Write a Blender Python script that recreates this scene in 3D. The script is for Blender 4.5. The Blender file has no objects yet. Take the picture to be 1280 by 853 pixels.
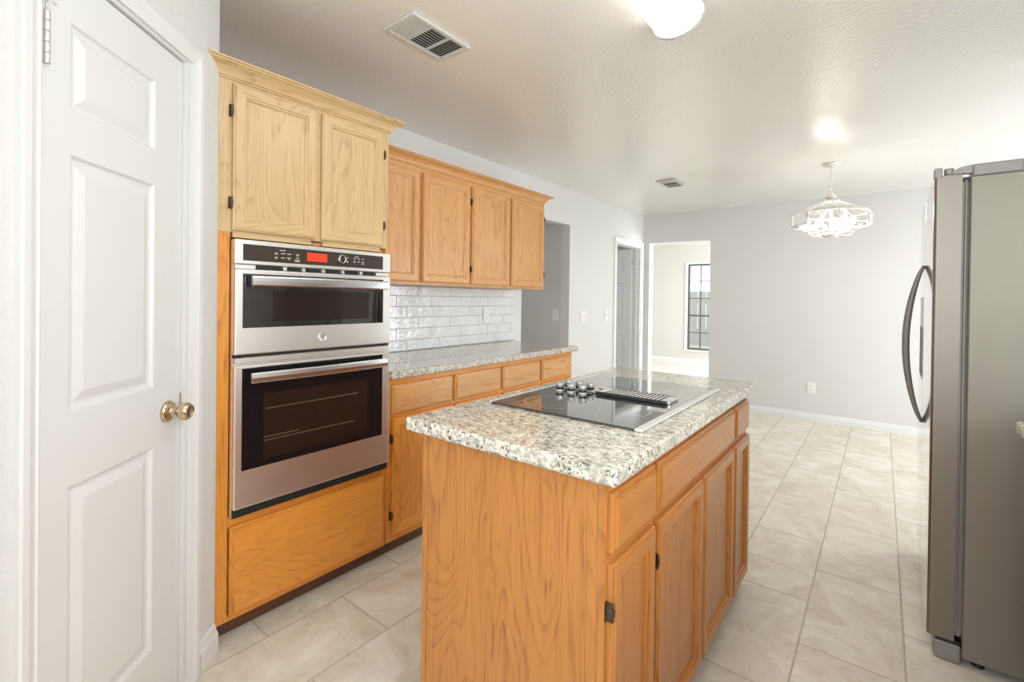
import bpy, bmesh, math, random
from mathutils import Vector, Matrix
random.seed(7)
C = bpy.context.scene.collection
S = bpy.context.scene
PI = math.pi

# ------------------------------------------------------------------ camera
f_px, py, yaw, pitch, roll = 587.67, 377.14, 0.6665, -0.0067, 0.0127
CX, CZ = 2.4776, 1.2708
cy_, sy_, cp_, sp_ = math.cos(yaw), math.sin(yaw), math.cos(pitch), math.sin(pitch)
fwd = Vector((-sy_*cp_, cy_*cp_, sp_)); rr = Vector((cy_, sy_, 0)); uu = rr.cross(fwd)
cr, sr = math.cos(roll), math.sin(roll)
right = cr*rr + sr*uu; up = -sr*rr + cr*uu
cam_d = bpy.data.cameras.new('camera'); cam = bpy.data.objects.new('camera', cam_d); C.objects.link(cam)
cam_d.sensor_width = 36; cam_d.lens = f_px/1280*36; cam_d.shift_x = 0; cam_d.shift_y = -(426.5-py)/1280
cam_d.clip_start = 0.02; cam_d.clip_end = 200
m = Matrix.Identity(4)
for i in range(3):
    m[i][0] = right[i]; m[i][1] = up[i]; m[i][2] = -fwd[i]
m[0][3], m[1][3], m[2][3] = CX, 0, CZ
cam.matrix_world = m
S.camera = cam

# ------------------------------------------------------------------ world, exposure, lights
S.view_settings.view_transform = 'Standard'; S.view_settings.look = 'None'
S.view_settings.gamma = 1; S.view_settings.use_curve_mapping = False
S.view_settings.exposure = 0.20
w = bpy.data.worlds.new('sky'); S.world = w; w.use_nodes = True
bg = w.node_tree.nodes['Background']; bg.inputs[0].default_value = (0.90, 0.95, 1.0, 1); bg.inputs[1].default_value = 2.6

def area(name, loc, target, sx, sy, power, col=(1, 1, 1)):
    l = bpy.data.lights.new(name, 'AREA'); l.shape = 'RECTANGLE'; l.size = sx; l.size_y = sy
    l.energy = power; l.color = col
    o = bpy.data.objects.new(name, l); C.objects.link(o); o.location = loc
    o.rotation_euler = (Vector(target)-Vector(loc)).to_track_quat('-Z', 'Y').to_euler()
    return o
DAY = (0.92, 0.98, 1.03)
area('daylight_kitchen_window', (3.42, 0.55, 1.55), (0, 0.55, 1.15), 1.2, 0.95, 27, DAY)
area('added_light_back', (1.98, -1.50, 1.50), (1.98, 3, 1.2), 1.05, 1.5, 25, DAY)  # unseen window light added behind the camera for frontal brightness
area('added_light_patio', (4.50, 4.75, 1.10), (0, 4.75, 1.1), 1.5, 1.9, 49, DAY)  # unseen patio door light, added to brighten the dining end
area('added_light_living', (3.40, 8.0, 1.25), (-2, 8.0, 1.0), 2.4, 1.9, 165, DAY)  # unseen side window light, added to brighten the living room
area('added_light_hall', (-1.93, 2.9, 1.5), (0, 2.9, 1.3), 1.0, 1.0, 6, DAY)  # fill light added inside the windowless hall to lift its walls
area('added_light_back_room', (-2.13, 5.2, 1.4), (0, 5.3, 1.2), 0.8, 0.8, 9, DAY)  # fill light added in the windowless room behind the doorway

H = 2.37      # ceiling
YE = 5.932    # end wall
YB = -1.55    # back wall
XR = 3.45     # right wall behind fridge and sink run
XD = 4.53     # right wall of the dining end

# ------------------------------------------------------------------ material helpers
def mat(name, col=(.8, .8, .8), rough=.5, metal=0., spec=.5, trans=0., emit=None, estr=0., coat=0.):
    mt = bpy.data.materials.new(name); mt.use_nodes = True
    b = mt.node_tree.nodes['Principled BSDF']
    b.inputs['Base Color'].default_value = (*col, 1); b.inputs['Roughness'].default_value = rough
    b.inputs['Metallic'].default_value = metal; b.inputs['Specular IOR Level'].default_value = spec
    b.inputs['Transmission Weight'].default_value = trans; b.inputs['Coat Weight'].default_value = coat
    if emit:
        b.inputs['Emission Color'].default_value = (*emit, 1); b.inputs['Emission Strength'].default_value = estr
    return mt
class N:
    def __init__(s, mt): s.t = mt.node_tree; s.b = s.t.nodes['Principled BSDF']
    def n(s, typ, **kw):
        o = s.t.nodes.new(typ)
        for k, v in kw.items():
            if k.startswith('i_'): o.inputs[k[2:].replace('_', ' ')].default_value = v
            else: setattr(o, k, v)
        return o
    def l(s, a, b): s.t.links.new(a, b)
    def math(s, op, a, b=None, c=None):
        o = s.t.nodes.new('ShaderNodeMath'); o.operation = op
        for i, x in enumerate((a, b, c)):
            if x is None: continue
            if isinstance(x, (int, float)): o.inputs[i].default_value = x
            else: s.l(x, o.inputs[i])
        return o.outputs[0]
    def ramp(s, fac, stops, interp='LINEAR'):
        o = s.t.nodes.new('ShaderNodeValToRGB'); e = o.color_ramp.elements; o.color_ramp.interpolation = interp
        while len(e) < len(stops): e.new(0.5)
        for i, (p, c) in enumerate(stops): e[i].position = p; e[i].color = (*c, 1) if len(c) == 3 else c
        s.l(fac, o.inputs[0]); return o.outputs[0]
    def mix(s, fac, a, b, mode='MIX'):
        o = s.t.nodes.new('ShaderNodeMix'); o.data_type = 'RGBA'; o.blend_type = mode
        if isinstance(fac, (int, float)): o.inputs[0].default_value = fac
        else: s.l(fac, o.inputs[0])
        for x, i in ((a, 6), (b, 7)):
            if isinstance(x, tuple): o.inputs[i].default_value = (*x, 1)
            else: s.l(x, o.inputs[i])
        return o.outputs[2]
    def noise(s, vec, scale, detail=3, rough=.5, dist=0.):
        o = s.n('ShaderNodeTexNoise'); o.inputs['Scale'].default_value = scale; o.inputs['Detail'].default_value = detail
        o.inputs['Roughness'].default_value = rough; o.inputs['Distortion'].default_value = dist
        if vec: s.l(vec, o.inputs['Vector'])
        return o.outputs['Fac']
    def mapping(s, vec, scale=(1, 1, 1), rot=(0, 0, 0), loc=(0, 0, 0)):
        o = s.n('ShaderNodeMapping'); o.inputs['Scale'].default_value = scale; o.inputs['Rotation'].default_value = rot; o.inputs['Location'].default_value = loc
        s.l(vec, o.inputs['Vector']); return o.outputs[0]
    def bump(s, h, strength, dist=.01):
        o = s.n('ShaderNodeBump'); o.inputs['Strength'].default_value = strength; o.inputs['Distance'].default_value = dist
        s.l(h, o.inputs['Height']); s.l(o.outputs[0], s.b.inputs['Normal'])
    def pos(s): return s.n('ShaderNodeNewGeometry').outputs['Position']
    def obj(s, rnd=True):
        tc = s.n('ShaderNodeTexCoord').outputs['Object']
        if not rnd: return tc
        oi = s.n('ShaderNodeObjectInfo').outputs['Random']
        v = s.n('ShaderNodeVectorMath', operation='ADD'); s.l(tc, v.inputs[0])
        cb = s.n('ShaderNodeCombineXYZ')
        s.l(s.math('MULTIPLY', oi, 17.3), cb.inputs[0]); s.l(s.math('MULTIPLY', oi, 9.1), cb.inputs[1]); s.l(s.math('MULTIPLY', oi, 23.7), cb.inputs[2])
        s.l(cb.outputs[0], v.inputs[1]); return v.outputs[0]

def oak(name, axis, light, dark, rings=30., contrast=1., rough=.33):
    mt = mat(name, light, rough, coat=.12); q = N(mt); v = q.obj()
    sc = [2.6, 2.6, 2.6]; sc[axis] = .42
    n1 = q.noise(q.mapping(v, tuple(sc)), 1.7, 2, .45, .35)
    ring = q.math('FRACT', q.math('MULTIPLY', n1, rings))
    ring = q.ramp(ring, [(0, (0, 0, 0)), (.55, (.12,)*3), (.88, (1,)*3), (1, (0.,)*3)])
    fs = [150, 150, 150]; fs[axis] = 5
    fine = q.noise(q.mapping(v, tuple(fs)), 1, 3, .6)
    fine = q.ramp(fine, [(.42, (0,)*3), (.68, (1,)*3)])
    ms = [26, 26, 26]; ms[axis] = 1.3
    med = q.noise(q.mapping(v, tuple(ms)), 1, 3, .6)
    a = q.math('MULTIPLY', ring, q.math('ADD', q.math('MULTIPLY', fine, .75), .25))
    a = q.math('MULTIPLY', a, .62*contrast)
    a = q.math('ADD', a, q.math('MULTIPLY', q.math('SUBTRACT', med, .5), .55*contrast))
    a = q.math('ADD', a, q.math('MULTIPLY', fine, .16*contrast))
    col = q.ramp(a, [(0, light), (.95, dark)])
    q.l(col, q.b.inputs['Base Color'])
    q.bump(q.math('MULTIPLY', fine, -1), .08, .002)
    q.b.inputs['Coat Roughness'].default_value = .18
    return mt
L1, D1 = (.69, .355, .125), (.35, .135, .035)
OAK_V = oak('oak_vertical', 2, L1, D1); OAK_H = oak('oak_horizontal', 1, L1, D1)
L0, D0 = (.68, .475, .245), (.42, .25, .095)  # same oak with the upper, paler light put into the colour
OAKP_V = oak('upper_lit_oak_vertical', 2, L0, D0); OAKP_H = oak('upper_lit_oak_horizontal', 1, L0, D0)
L2, D2 = (.80, .315, .048), (.34, .105, .018)  # same oak with the lower, warmer light put into the colour
OAKB_V = oak('lower_lit_oak_vertical', 2, L2, D2); OAKB_H = oak('lower_lit_oak_horizontal', 1, L2, D2, contrast=.55)
L3, D3 = (.51, .205, .046), (.26, .080, .020)  # same oak, hue shift of the light at the island put into the colour
OAKI_V = oak('island_lit_oak_vertical', 2, L3, D3); OAKI_H = oak('island_lit_oak_horizontal', 1, L3, D3, contrast=.7)
OAKI_P = oak('island_lit_oak_panel', 2, L3, D3, rings=32, contrast=1.1)
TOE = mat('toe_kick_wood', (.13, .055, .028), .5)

def wall_mat(name, col, bump=.25, scale=55, rough=.55):
    mt = mat(name, col, rough); q = N(mt); p = q.pos()
    h = q.noise(p, scale, 4, .6, .3)
    h = q.ramp(h, [(.40, (0,)*3), (.62, (1,)*3)])
    q.bump(h, bump, .004); return mt
WALL = wall_mat('wall_paint', (.74, .73, .705)); 
WALL_END = wall_mat('end_wall_paint', (.70, .685, .675), .15)
WALL_GREY = wall_mat('hall_wall_paint', (.67, .665, .65), .5, 70)
CEIL = wall_mat('ceiling_paint', (.83, .80, .74), .17, 60, .22)
CEIL.node_tree.nodes['Principled BSDF'].inputs['Specular IOR Level'].default_value = .75
CEIL.node_tree.nodes['Principled BSDF'].inputs['Coat Weight'].default_value = 1.
CEIL.node_tree.nodes['Principled BSDF'].inputs['Coat Roughness'].default_value = .20
_ct = CEIL.node_tree; _ct.links.new([n for n in _ct.nodes if n.type == 'BUMP'][0].outputs[0], _ct.nodes['Principled BSDF'].inputs['Coat Normal'])
TRIM = mat('white_trim_paint', (.79, .785, .77), .32)
DOORW = mat('white_door_paint', (.755, .755, .745), .34)
def _dw():
    q = N(DOORW); v = q.obj(False)
    h = q.noise(q.mapping(v, (140, 140, 6)), 1, 3, .6); q.bump(h, .10, .002)
_dw()

def floor_mat():
    mt = mat('travertine_floor_tile', (.6, .55, .47), .34); q = N(mt); p = q.pos()
    sep = q.n('ShaderNodeSeparateXYZ'); q.l(p, sep.inputs[0])
    cb = q.n('ShaderNodeCombineXYZ')
    q.l(q.math('ADD', sep.outputs[1], -0.205+.612*10), cb.inputs[0]); q.l(q.math('ADD', sep.outputs[0], -.70+.31*20), cb.inputs[1])
    br = q.n('ShaderNodeTexBrick'); q.l(cb.outputs[0], br.inputs['Vector'])
    br.offset = .5; br.inputs['Scale'].default_value = 1; br.inputs['Mortar Size'].default_value = .0034; br.inputs['Mortar Smooth'].default_value = .1
    br.inputs['Brick Width'].default_value = .612; br.inputs['Row Height'].default_value = .31; br.inputs['Bias'].default_value = 0
    br.inputs['Color1'].default_value = (0, 0, 0, 1); br.inputs['Color2'].default_value = (1, 1, 1, 1); br.inputs['Mortar'].default_value = (.5,)*3+(1,)
    rnd = br.outputs['Color']
    add = q.n('ShaderNodeVectorMath', operation='MULTIPLY_ADD'); q.l(rnd, add.inputs[0]); add.inputs[1].default_value = (7, 7, 7); q.l(p, add.inputs[2])
    v = add.outputs[0]
    n1 = q.noise(v, 4.2, 6, .68, .9); n2 = q.noise(v, 11, 5, .62, 1.2)
    c = q.ramp(n1, [(.30, (.58, .515, .40)), (.48, (.71, .655, .54)), (.66, (.84, .80, .71))])
    veins = q.ramp(n2, [(.46, (0,)*3), (.53, (1,)*3), (.60, (0,)*3)])
    c = q.mix(q.math('MULTIPLY', veins, .22), c, (.85, .82, .75))
    dk = q.ramp(q.noise(v, 30, 3, .6, .4), [(.68, (0,)*3), (.78, (1,)*3)])
    c = q.mix(q.math('MULTIPLY', dk, .25), c, (.42, .34, .24))
    c = q.mix(br.outputs['Fac'], c, (.52, .47, .38))
    q.l(c, q.b.inputs['Base Color'])
    q.l(q.math('ADD', q.math('MULTIPLY', br.outputs['Fac'], .4), q.math('ADD', .28, q.math('MULTIPLY', n2, .16))), q.b.inputs['Roughness'])
    q.bump(q.math('SUBTRACT', q.math('MULTIPLY', n2, .15), br.outputs['Fac']), .35, .003)
    return mt
FLOOR = floor_mat()

def granite_mat():
    mt = mat('speckled_granite', (.7, .67, .58), .12, coat=.3); q = N(mt); p = q.pos()
    v = q.mapping(p, (1.0, 1.45, 1.2), (0, 0, .5))
    base = q.ramp(q.noise(v, 38, 4, .6, .6), [(.34, (.42, .40, .34)), (.45, (.64, .60, .50)), (.60, (.80, .765, .665))])
    g = q.ramp(q.noise(v, 62, 5, .68, .8), [(.48, (0,)*3), (.57, (1,)*3)])
    c = q.mix(q.math('MULTIPLY', g, .66), base, (.27, .255, .22))
    w1 = q.ramp(q.noise(q.mapping(v, loc=(5, 2, 1)), 48, 4, .6, .5), [(.58, (0,)*3), (.63, (1,)*3)])
    c = q.mix(q.math('MULTIPLY', w1, .75), c, (.12, .105, .09))
    vo = q.n('ShaderNodeTexVoronoi'); vo.inputs['Scale'].default_value = 74
    wn = q.n('ShaderNodeTexNoise'); wn.inputs['Scale'].default_value = 90; q.l(v, wn.inputs['Vector'])
    wa = q.n('ShaderNodeVectorMath', operation='MULTIPLY_ADD'); q.l(wn.outputs['Color'], wa.inputs[0]); wa.inputs[1].default_value = (.022, .022, .022); q.l(v, wa.inputs[2])
    q.l(wa.outputs[0], vo.inputs['Vector'])
    k = q.ramp(vo.outputs['Distance'], [(.25, (1,)*3), (.36, (0,)*3)])
    k = q.math('MULTIPLY', k, q.ramp(q.noise(v, 17, 2, .5), [(.43, (0,)*3), (.50, (1,)*3)]))
    c = q.mix(q.math('MULTIPLY', k, .9), c, (.055, .045, .045))
    br = q.ramp(q.noise(q.mapping(v, loc=(9, 9, 9)), 30, 3, .5), [(.66, (0,)*3), (.72, (1,)*3)])
    c = q.mix(q.math('MULTIPLY', br, .55), c, (.30, .19, .10))
    q.l(c, q.b.inputs['Base Color']); return mt
GRANITE = granite_mat()

def steel(name, col, rough=.27, axis=1, bump=.006):
    mt = mat(name, col, rough, 1.); q = N(mt); v = q.obj(False)
    s = [500, 500, 500]; s[axis] = 4
    n = q.noise(q.mapping(v, tuple(s)), 1, 2, .5)
    q.l(q.math('ADD', q.math('MULTIPLY', n, .05), rough-.025), q.b.inputs['Roughness'])
    q.bump(n, bump, .001); return mt
STEEL = steel('brushed_steel', (.86, .83, .79), .36)
HSTEEL = steel('handle_steel', (.74, .73, .72), .22)
FSTEEL = steel('fridge_door_steel', (.72, .71, .70), .06, 2, 0.)
FEDGE = steel('fridge_edge_steel', (.25, .225, .195), .42, 2, .0)
FBODY = mat('fridge_side_metal', (.25, .23, .19), .42, .5)
FHANDLE = mat('fridge_handle_steel', (.27, .255, .23), .5, .5)
CAPGREY = mat('grey_plastic_cap', (.27, .26, .235), .45, .2)
BLACKG = mat('black_glass', (.012, .010, .010), .04, 0, .6, coat=.5)
BLACKG.node_tree.nodes['Principled BSDF'].inputs['IOR'].default_value = 1.8
OVENG = mat('dark_oven_glass', (.010, .008, .010), .05, 0, .4)
COOKG = mat('cooktop_glass', (.030, .029, .028), .035, 0, .9, coat=.9)
INNERG = mat('oven_inner_window', (.022, .013, .009), .07, 0, .5)
BLACK = mat('black_plastic', (.015, .015, .015), .4)
PANELG = mat('control_panel_glass', (.055, .042, .032), .14, 0, .5)
REDLED = mat('red_display', (.5, .03, .01), .3, emit=(1., .06, .02), estr=.5)
MARK = mat('panel_print', (.62, .60, .56), .5)
RING = mat('burner_ring_print', (.55, .54, .52), .25)
BRASS = mat('antique_brass', (.62, .52, .36), .22, 1.)
NICKEL = mat('painted_hinge', (.66, .65, .61), .38, .5)
BRONZE = mat('bronze_hinge', (.10, .07, .045), .42, .8)
CHROME = mat('knob_chrome', (.62, .61, .60), .10, 1.)
KNOBM = mat('knob_clear_grey', (.46, .445, .435), .14, .35)
EDGES = mat('cooktop_steel_edge', (.80, .79, .76), .38, .6)
PLATE = mat('white_plastic_plate', (.84, .83, .81), .35)
SLOT = mat('dark_slot', (.05, .05, .05), .6)
VENTW = mat('vent_white_metal', (.62, .60, .56), .45)
DARK = mat('duct_dark', (.02, .019, .018), .8)
LENS = mat('frosted_lamp_lens', (.9, .9, .88), .4, emit=(1., .985, .95), estr=6)
CAPW = mat('lamp_end_cap', (.66, .66, .63), .4)
BULB = mat('lit_bulb', (.9, .9, .85), .3, emit=(1., .95, .86), estr=24)
CFRAME = mat('chandelier_frame', (.80, .77, .70), .3, .35)
GROUT = mat('tile_grout', (.52, .51, .50), .8)
RUBBER = mat('door_gasket', (.23, .215, .19), .55)

def tile_mat():
    mt = mat('glazed_white_tile', (.80, .81, .815), .07, coat=.5); q = N(mt); p = q.pos()
    n = q.noise(q.mapping(p, (1, 1, 1.7)), 13, 2, .5, .8); q.bump(n, .55, .016)
    c = q.ramp(q.noise(p, 7, 3, .5), [(.3, (.74, .755, .765)), (.7, (.84, .845, .845))]); q.l(c, q.b.inputs['Base Color']); return mt
TILE = tile_mat()
def pane_mat(name, tint, gloss=.12, op=0.):
    mt = bpy.data.materials.new(name); mt.use_nodes = True; t = mt.node_tree; t.nodes.clear()
    out = t.nodes.new('ShaderNodeOutputMaterial'); tr = t.nodes.new('ShaderNodeBsdfTransparent'); tr.inputs[0].default_value = (*tint, 1)
    gl = t.nodes.new('ShaderNodeBsdfGlossy'); gl.inputs['Roughness'].default_value = .03
    mx = t.nodes.new('ShaderNodeMixShader'); fr = t.nodes.new('ShaderNodeFresnel'); fr.inputs[0].default_value = 1.5
    ad = t.nodes.new('ShaderNodeMath'); ad.operation = 'ADD'; ad.inputs[1].default_value = gloss; t.links.new(fr.outputs[0], ad.inputs[0])
    t.links.new(ad.outputs[0], mx.inputs[0]); t.links.new(tr.outputs[0], mx.inputs[1]); t.links.new(gl.outputs[0], mx.inputs[2])
    last = mx.outputs[0]
    if op:
        df = t.nodes.new('ShaderNodeBsdfTranslucent'); df.inputs[0].default_value = (.95, .95, .93, 1)
        m2 = t.nodes.new('ShaderNodeMixShader'); m2.inputs[0].default_value = op
        t.links.new(last, m2.inputs[1]); t.links.new(df.outputs[0], m2.inputs[2]); last = m2.outputs[0]
    t.links.new(last, out.inputs[0]); return mt
PANE = pane_mat('window_glass', (.95, .97, .96), .02)
CPANE = pane_mat('chandelier_glass', (.97, .97, .96), .08, .05)

# ------------------------------------------------------------------ mesh helpers
class MB:
    def __init__(s): s.bm = bmesh.new()
    def face(s, pts, mi=0):
        f = s.bm.faces.new([s.bm.verts.new(p) for p in pts]); f.material_index = mi; return f
    def box(s, x0, x1, y0, y1, z0, z1, bev=0., mi=0, T=None, seg=1):
        vs = [s.bm.verts.new((x, y, z)) for x in (x0, x1) for y in (y0, y1) for z in (z0, z1)]
        fs = []
        for q in ((0, 1, 3, 2), (4, 6, 7, 5), (0, 4, 5, 1), (2, 3, 7, 6), (0, 2, 6, 4), (1, 5, 7, 3)):
            f = s.bm.faces.new([vs[i] for i in q]); f.material_index = mi; fs.append(f)
        allv = vs
        if bev:
            es = list({e for f in fs for e in f.edges})
            r = bmesh.ops.bevel(s.bm, geom=es, offset=bev, segments=seg, affect='EDGES', profile=.5)
            allv = list({v for f in r['faces'] for v in f.verts} | {v for v in vs if v.is_valid})
            for f in r['faces']: f.material_index = mi
        if T is not None: bmesh.ops.transform(s.bm, matrix=T, verts=[v for v in allv if v.is_valid])
        return s
    def prism(s, poly, map3, a, b, mi=0):
        """poly: 2-D outline; map3(u,v,w) -> point; extruded w from a to b"""
        A = [s.bm.verts.new(map3(u, v, a)) for u, v in poly]; B = [s.bm.verts.new(map3(u, v, b)) for u, v in poly]
        n = len(poly)
        for i in range(n):
            f = s.bm.faces.new((A[i], A[(i+1) % n], B[(i+1) % n], B[i])); f.material_index = mi
        f = s.bm.faces.new(A[::-1]); f.material_index = mi
        f = s.bm.faces.new(B); f.material_index = mi
        return s
    def lathe(s, prof, T=None, n=24, mi=0, smooth=True):
        """prof: (r, z) list, axis +Z, transformed by T"""
        T = T or Matrix.Identity(4); rings = []
        for r, z in prof:
            if r < 1e-6: rings.append([s.bm.verts.new(T @ Vector((0, 0, z)))])
            else: rings.append([s.bm.verts.new(T @ Vector((r*math.cos(2*PI*k/n), r*math.sin(2*PI*k/n), z))) for k in range(n)])
        for a, b in zip(rings, rings[1:]):
            for k in range(n):
                k2 = (k+1) % n
                if len(a) == 1 and len(b) == 1: continue
                if len(a) == 1: q = (a[0], b[k], b[k2])
                elif len(b) == 1: q = (a[k], a[k2], b[0])
                else: q = (a[k], a[k2], b[k2], b[k])
                f = s.bm.faces.new(q); f.material_index = mi; f.smooth = smooth
        for rg in (rings[0], rings[-1]):
            if len(rg) > 2:
                try: s.bm.faces.new(rg).material_index = mi
                except ValueError: pass
        return s
    def tube(s, pts, r, n=10, flat=1., mi=0, up=(0, 0, 1), closed=False):
        pts = [Vector(p) for p in pts]; rings = []; N_ = len(pts)
        for i, p in enumerate(pts):
            if closed: d = pts[(i+1) % N_]-pts[i-1]
            else: d = pts[min(i+1, N_-1)]-pts[max(i-1, 0)]
            d.normalize(); u = Vector(up)
            if abs(d.dot(u)) > .95: u = Vector((1, 0, 0)) if abs(d.x) < .9 else Vector((0, 1, 0))
            a = d.cross(u).normalized(); b = a.cross(d).normalized()
            ra = r[i] if isinstance(r, (list, tuple)) else r
            rings.append([s.bm.verts.new(p + a*ra*math.cos(2*PI*k/n) + b*ra*flat*math.sin(2*PI*k/n)) for k in range(n)])
        pairs = list(zip(rings, rings[1:])) + ([(rings[-1], rings[0])] if closed else [])
        for A, B in pairs:
            for k in range(n):
                f = s.bm.faces.new((A[k], A[(k+1) % n], B[(k+1) % n], B[k])); f.smooth = True; f.material_index = mi
        if not closed:
            s.bm.faces.new(rings[0][::-1]).material_index = mi; s.bm.faces.new(rings[-1]).material_index = mi
        return s
    def loops(s, u0, u1, v0, v1, prof, map3, side_mats=(0, 1), centre=0, fill=True):
        """concentric rectangles: prof = [(inset, height)], mitred like a picture frame"""
        L = []
        for ins, h in prof:
            a, b, c, d = u0+ins, u1-ins, v0+ins, v1-ins
            L.append([s.bm.verts.new(map3(*q, h)) for q in ((a, c), (b, c), (b, d), (a, d))])
        for A, B in zip(L, L[1:]):
            for k in range(4):
                f = s.bm.faces.new((A[k], A[(k+1) % 4], B[(k+1) % 4], B[k]))
                f.material_index = side_mats[1] if k in (0, 2) else side_mats[0]
        if fill: s.bm.faces.new(L[-1]).material_index = centre
        return L
    def build(s, name, mats, parent=None, origin=None, smooth=None, kind=None):
        bmesh.ops.recalc_face_normals(s.bm, faces=s.bm.faces)
        me = bpy.data.meshes.new(name)
        if parent is not None and parent.get('_w') is not None: off = Vector(parent['_w'][:])
        else: off = Vector(origin) if origin else None
        if parent is not None and parent.get('_w') is None: off = None
        if off is not None: bmesh.ops.translate(s.bm, verts=s.bm.verts, vec=-off)
        s.bm.to_mesh(me); s.bm.free()
        o = bpy.data.objects.new(name, me); C.objects.link(o)
        for mm in (mats if isinstance(mats, (list, tuple)) else [mats]): me.materials.append(mm)
        if parent is not None: o.parent = parent
        if parent is None and origin: o.location = origin
        if parent is not None and parent.get('_w') is not None: o['_w'] = (0., 0., 0.); o['_w'] = parent['_w'][:]
        if smooth: 
            for p_ in me.polygons: p_.use_smooth = True
        if kind: o['kind'] = kind
        return o
def thing(name, label, cat, loc, group=None, rotz=0., world=True):
    """Empty at the base; with world=True the parts are written in room coordinates"""
    o = bpy.data.objects.new(name, None); C.objects.link(o); o.location = loc; o.rotation_euler = (0, 0, rotz); o.empty_display_size = .1
    if label: o['label'] = label
    if cat: o['category'] = cat
    if group: o['group'] = group
    if world: o['_w'] = tuple(float(a) for a in loc)
    return o
def tag(o, label, cat, group=None):
    o['label'] = label; o['category'] = cat
    if group: o['group'] = group
    return o
MX = lambda X: (lambda u, v, n: (X+n, u, v))          # face looking to +X, u along Y
def struct(name, mb, mm, parent=None): 
    o = mb.build(name, mm, parent)
    if parent is None: o['kind'] = 'structure'
    return o

# ------------------------------------------------------------------ room shell
b = MB(); b.box(-2.3, XD+.3, YB-.2, 6.0, -.12, 0); struct('floor', b, FLOOR)
LF = mat('living_room_floor_pale', (.82, .79, .72), .3)
b = MB(); b.box(-3.1, 3.7, 6.0, 9.9, -.12, 0); struct('floor_living_room', b, LF)
b = MB(); b.box(-2.3, XD+.3, YB-.2, 6.06, H, H+.12); struct('ceiling', b, CEIL)
b = MB(); b.box(-3.1, 3.7, 6.06, 9.9, H, H+.12); struct('ceiling_living_room', b, CEIL)

# left wall, X = 0 plane, with hall opening and doorway
b = MB()
TW = .10
b.box(-TW, 0, .30, 3.281, 0, H)
b.box(-TW, 0, 3.281, 4.08, 2.015, H)
b.box(-TW, 0, 4.08, 5.143, 0, H)
b.box(-TW, 0, 5.143, 5.86, 1.955, H)
b.box(-TW, 0, 5.86, YE, 0, H)
struct('wall_left', b, WALL)
# end wall with living-room opening
b = MB()
b.box(-TW, .085, YE, YE+.125, 0, H); b.box(.085, .845, YE, YE+.125, 2.008, H); b.box(.845, XD+.1, YE, YE+.125, 0, H)
struct('wall_end', b, WALL_END)
# pantry wall at 43.5 degrees : frame along s
th = math.radians(43.5); U = Vector((-math.sin(th), math.cos(th), 0)); NN = Vector((math.cos(th), math.sin(th), 0)); P0 = Vector((.615, .668, 0))
def PW(s, z, n): q = P0 + U*s + NN*n; return (q.x, q.y, z)
T45 = Matrix(((U.x, 0, NN.x, P0.x), (U.y, 0, NN.y, P0.y), (0, 1, 0, 0), (0, 0, 0, 1)))   # local (s, z, n)
def pbox(mb, s0, s1, z0, z1, n0, n1, bev=0., mi=0): return mb.box(s0, s1, z0, z1, n0, n1, bev, mi, T45)
b = MB()
pbox(b, -1.10, -.706, 0, H, -.11, 0); pbox(b, -.182, -.0, 0, H, -.11, 0); pbox(b, -.706, -.182, 2.008, H, -.11, 0)
struct('wall_pantry', b, WALL)
b = MB(); b.box(0.0, .55, .555, .66, 0, H); struct('wall_pantry_return', b, WALL)
q = P0 + U*-1.10
b = MB(); b.box(q.x-.1, q.x, YB, q.y-.005, 0, H); struct('wall_left_near', b, WALL)
b = MB(); b.box(q.x-.1, 1.42, YB-.1, YB, 0, H); b.box(2.54, XR+.1, YB-.1, YB, 0, H); b.box(1.42, 2.54, YB-.1, YB, 0, .7); b.box(1.42, 2.54, YB-.1, YB, 2.3, H)
struct('wall_back', b, WALL)
b = MB(); b.box(XR, XR+.1, YB, -.1, 0, H); b.box(XR, XR+.1, -.1, 1.2, 0, 1.04); b.box(XR, XR+.1, -.1, 1.2, 2.06, H); b.box(XR, XR+.1, 1.2, 3.30, 0, H)
struct('wall_right', b, WALL)
b = MB(); b.box(XR, XD+.1, 3.30, 3.40, 0, H); struct('wall_dining_return', b, WALL)
b = MB(); b.box(XD, XD+.1, 3.4, 3.95, 0, H); b.box(XD, XD+.1, 5.55, YE, 0, H); b.box(XD, XD+.1, 3.95, 5.55, 2.1, H); struct('wall_dining_right', b, WALL)
# hall seen through the opening, and the room behind the doorway
b = MB(); b.box(-2.0, -TW, 4.08, 4.18, 0, H); b.box(-2.1, -2.0, 2.2, 4.18, 0, H); b.box(-2.0, -TW, 2.1, 2.2, 0, H)
struct('wall_hall', b, WALL_GREY)
b = MB(); b.box(-2.3, -2.2, 4.18, 6.3, 0, H); b.box(-2.2, -TW, 6.06, 6.16, 0, H); struct('wall_bedroom', b, WALL)
# living room
LWALL = wall_mat('living_room_paint', (.68, .655, .61), .1)
YL = 9.62
b = MB(); b.box(-3.1, -.60, YL, YL+.12, 0, H); b.box(-.60, .62, YL, YL+.12, 0, .29); b.box(-.60, .62, YL, YL+.12, 2.0, H); b.box(.62, 3.6, YL, YL+.12, 0, H)
struct('wall_living_far', b, LWALL)
b = MB(); b.box(-3.1, -3.0, 6.16, YL, 0, H); struct('wall_living_left', b, LWALL)
b = MB(); b.box(3.5, 3.6, 6.06, 6.7, 0, H); b.box(3.5, 3.6, 9.3, YL, 0, H); b.box(3.5, 3.6, 6.7, 9.3, 0, .2); b.box(3.5, 3.6, 6.7, 9.3, 2.25, H); struct('wall_living_right', b, LWALL)

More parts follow.
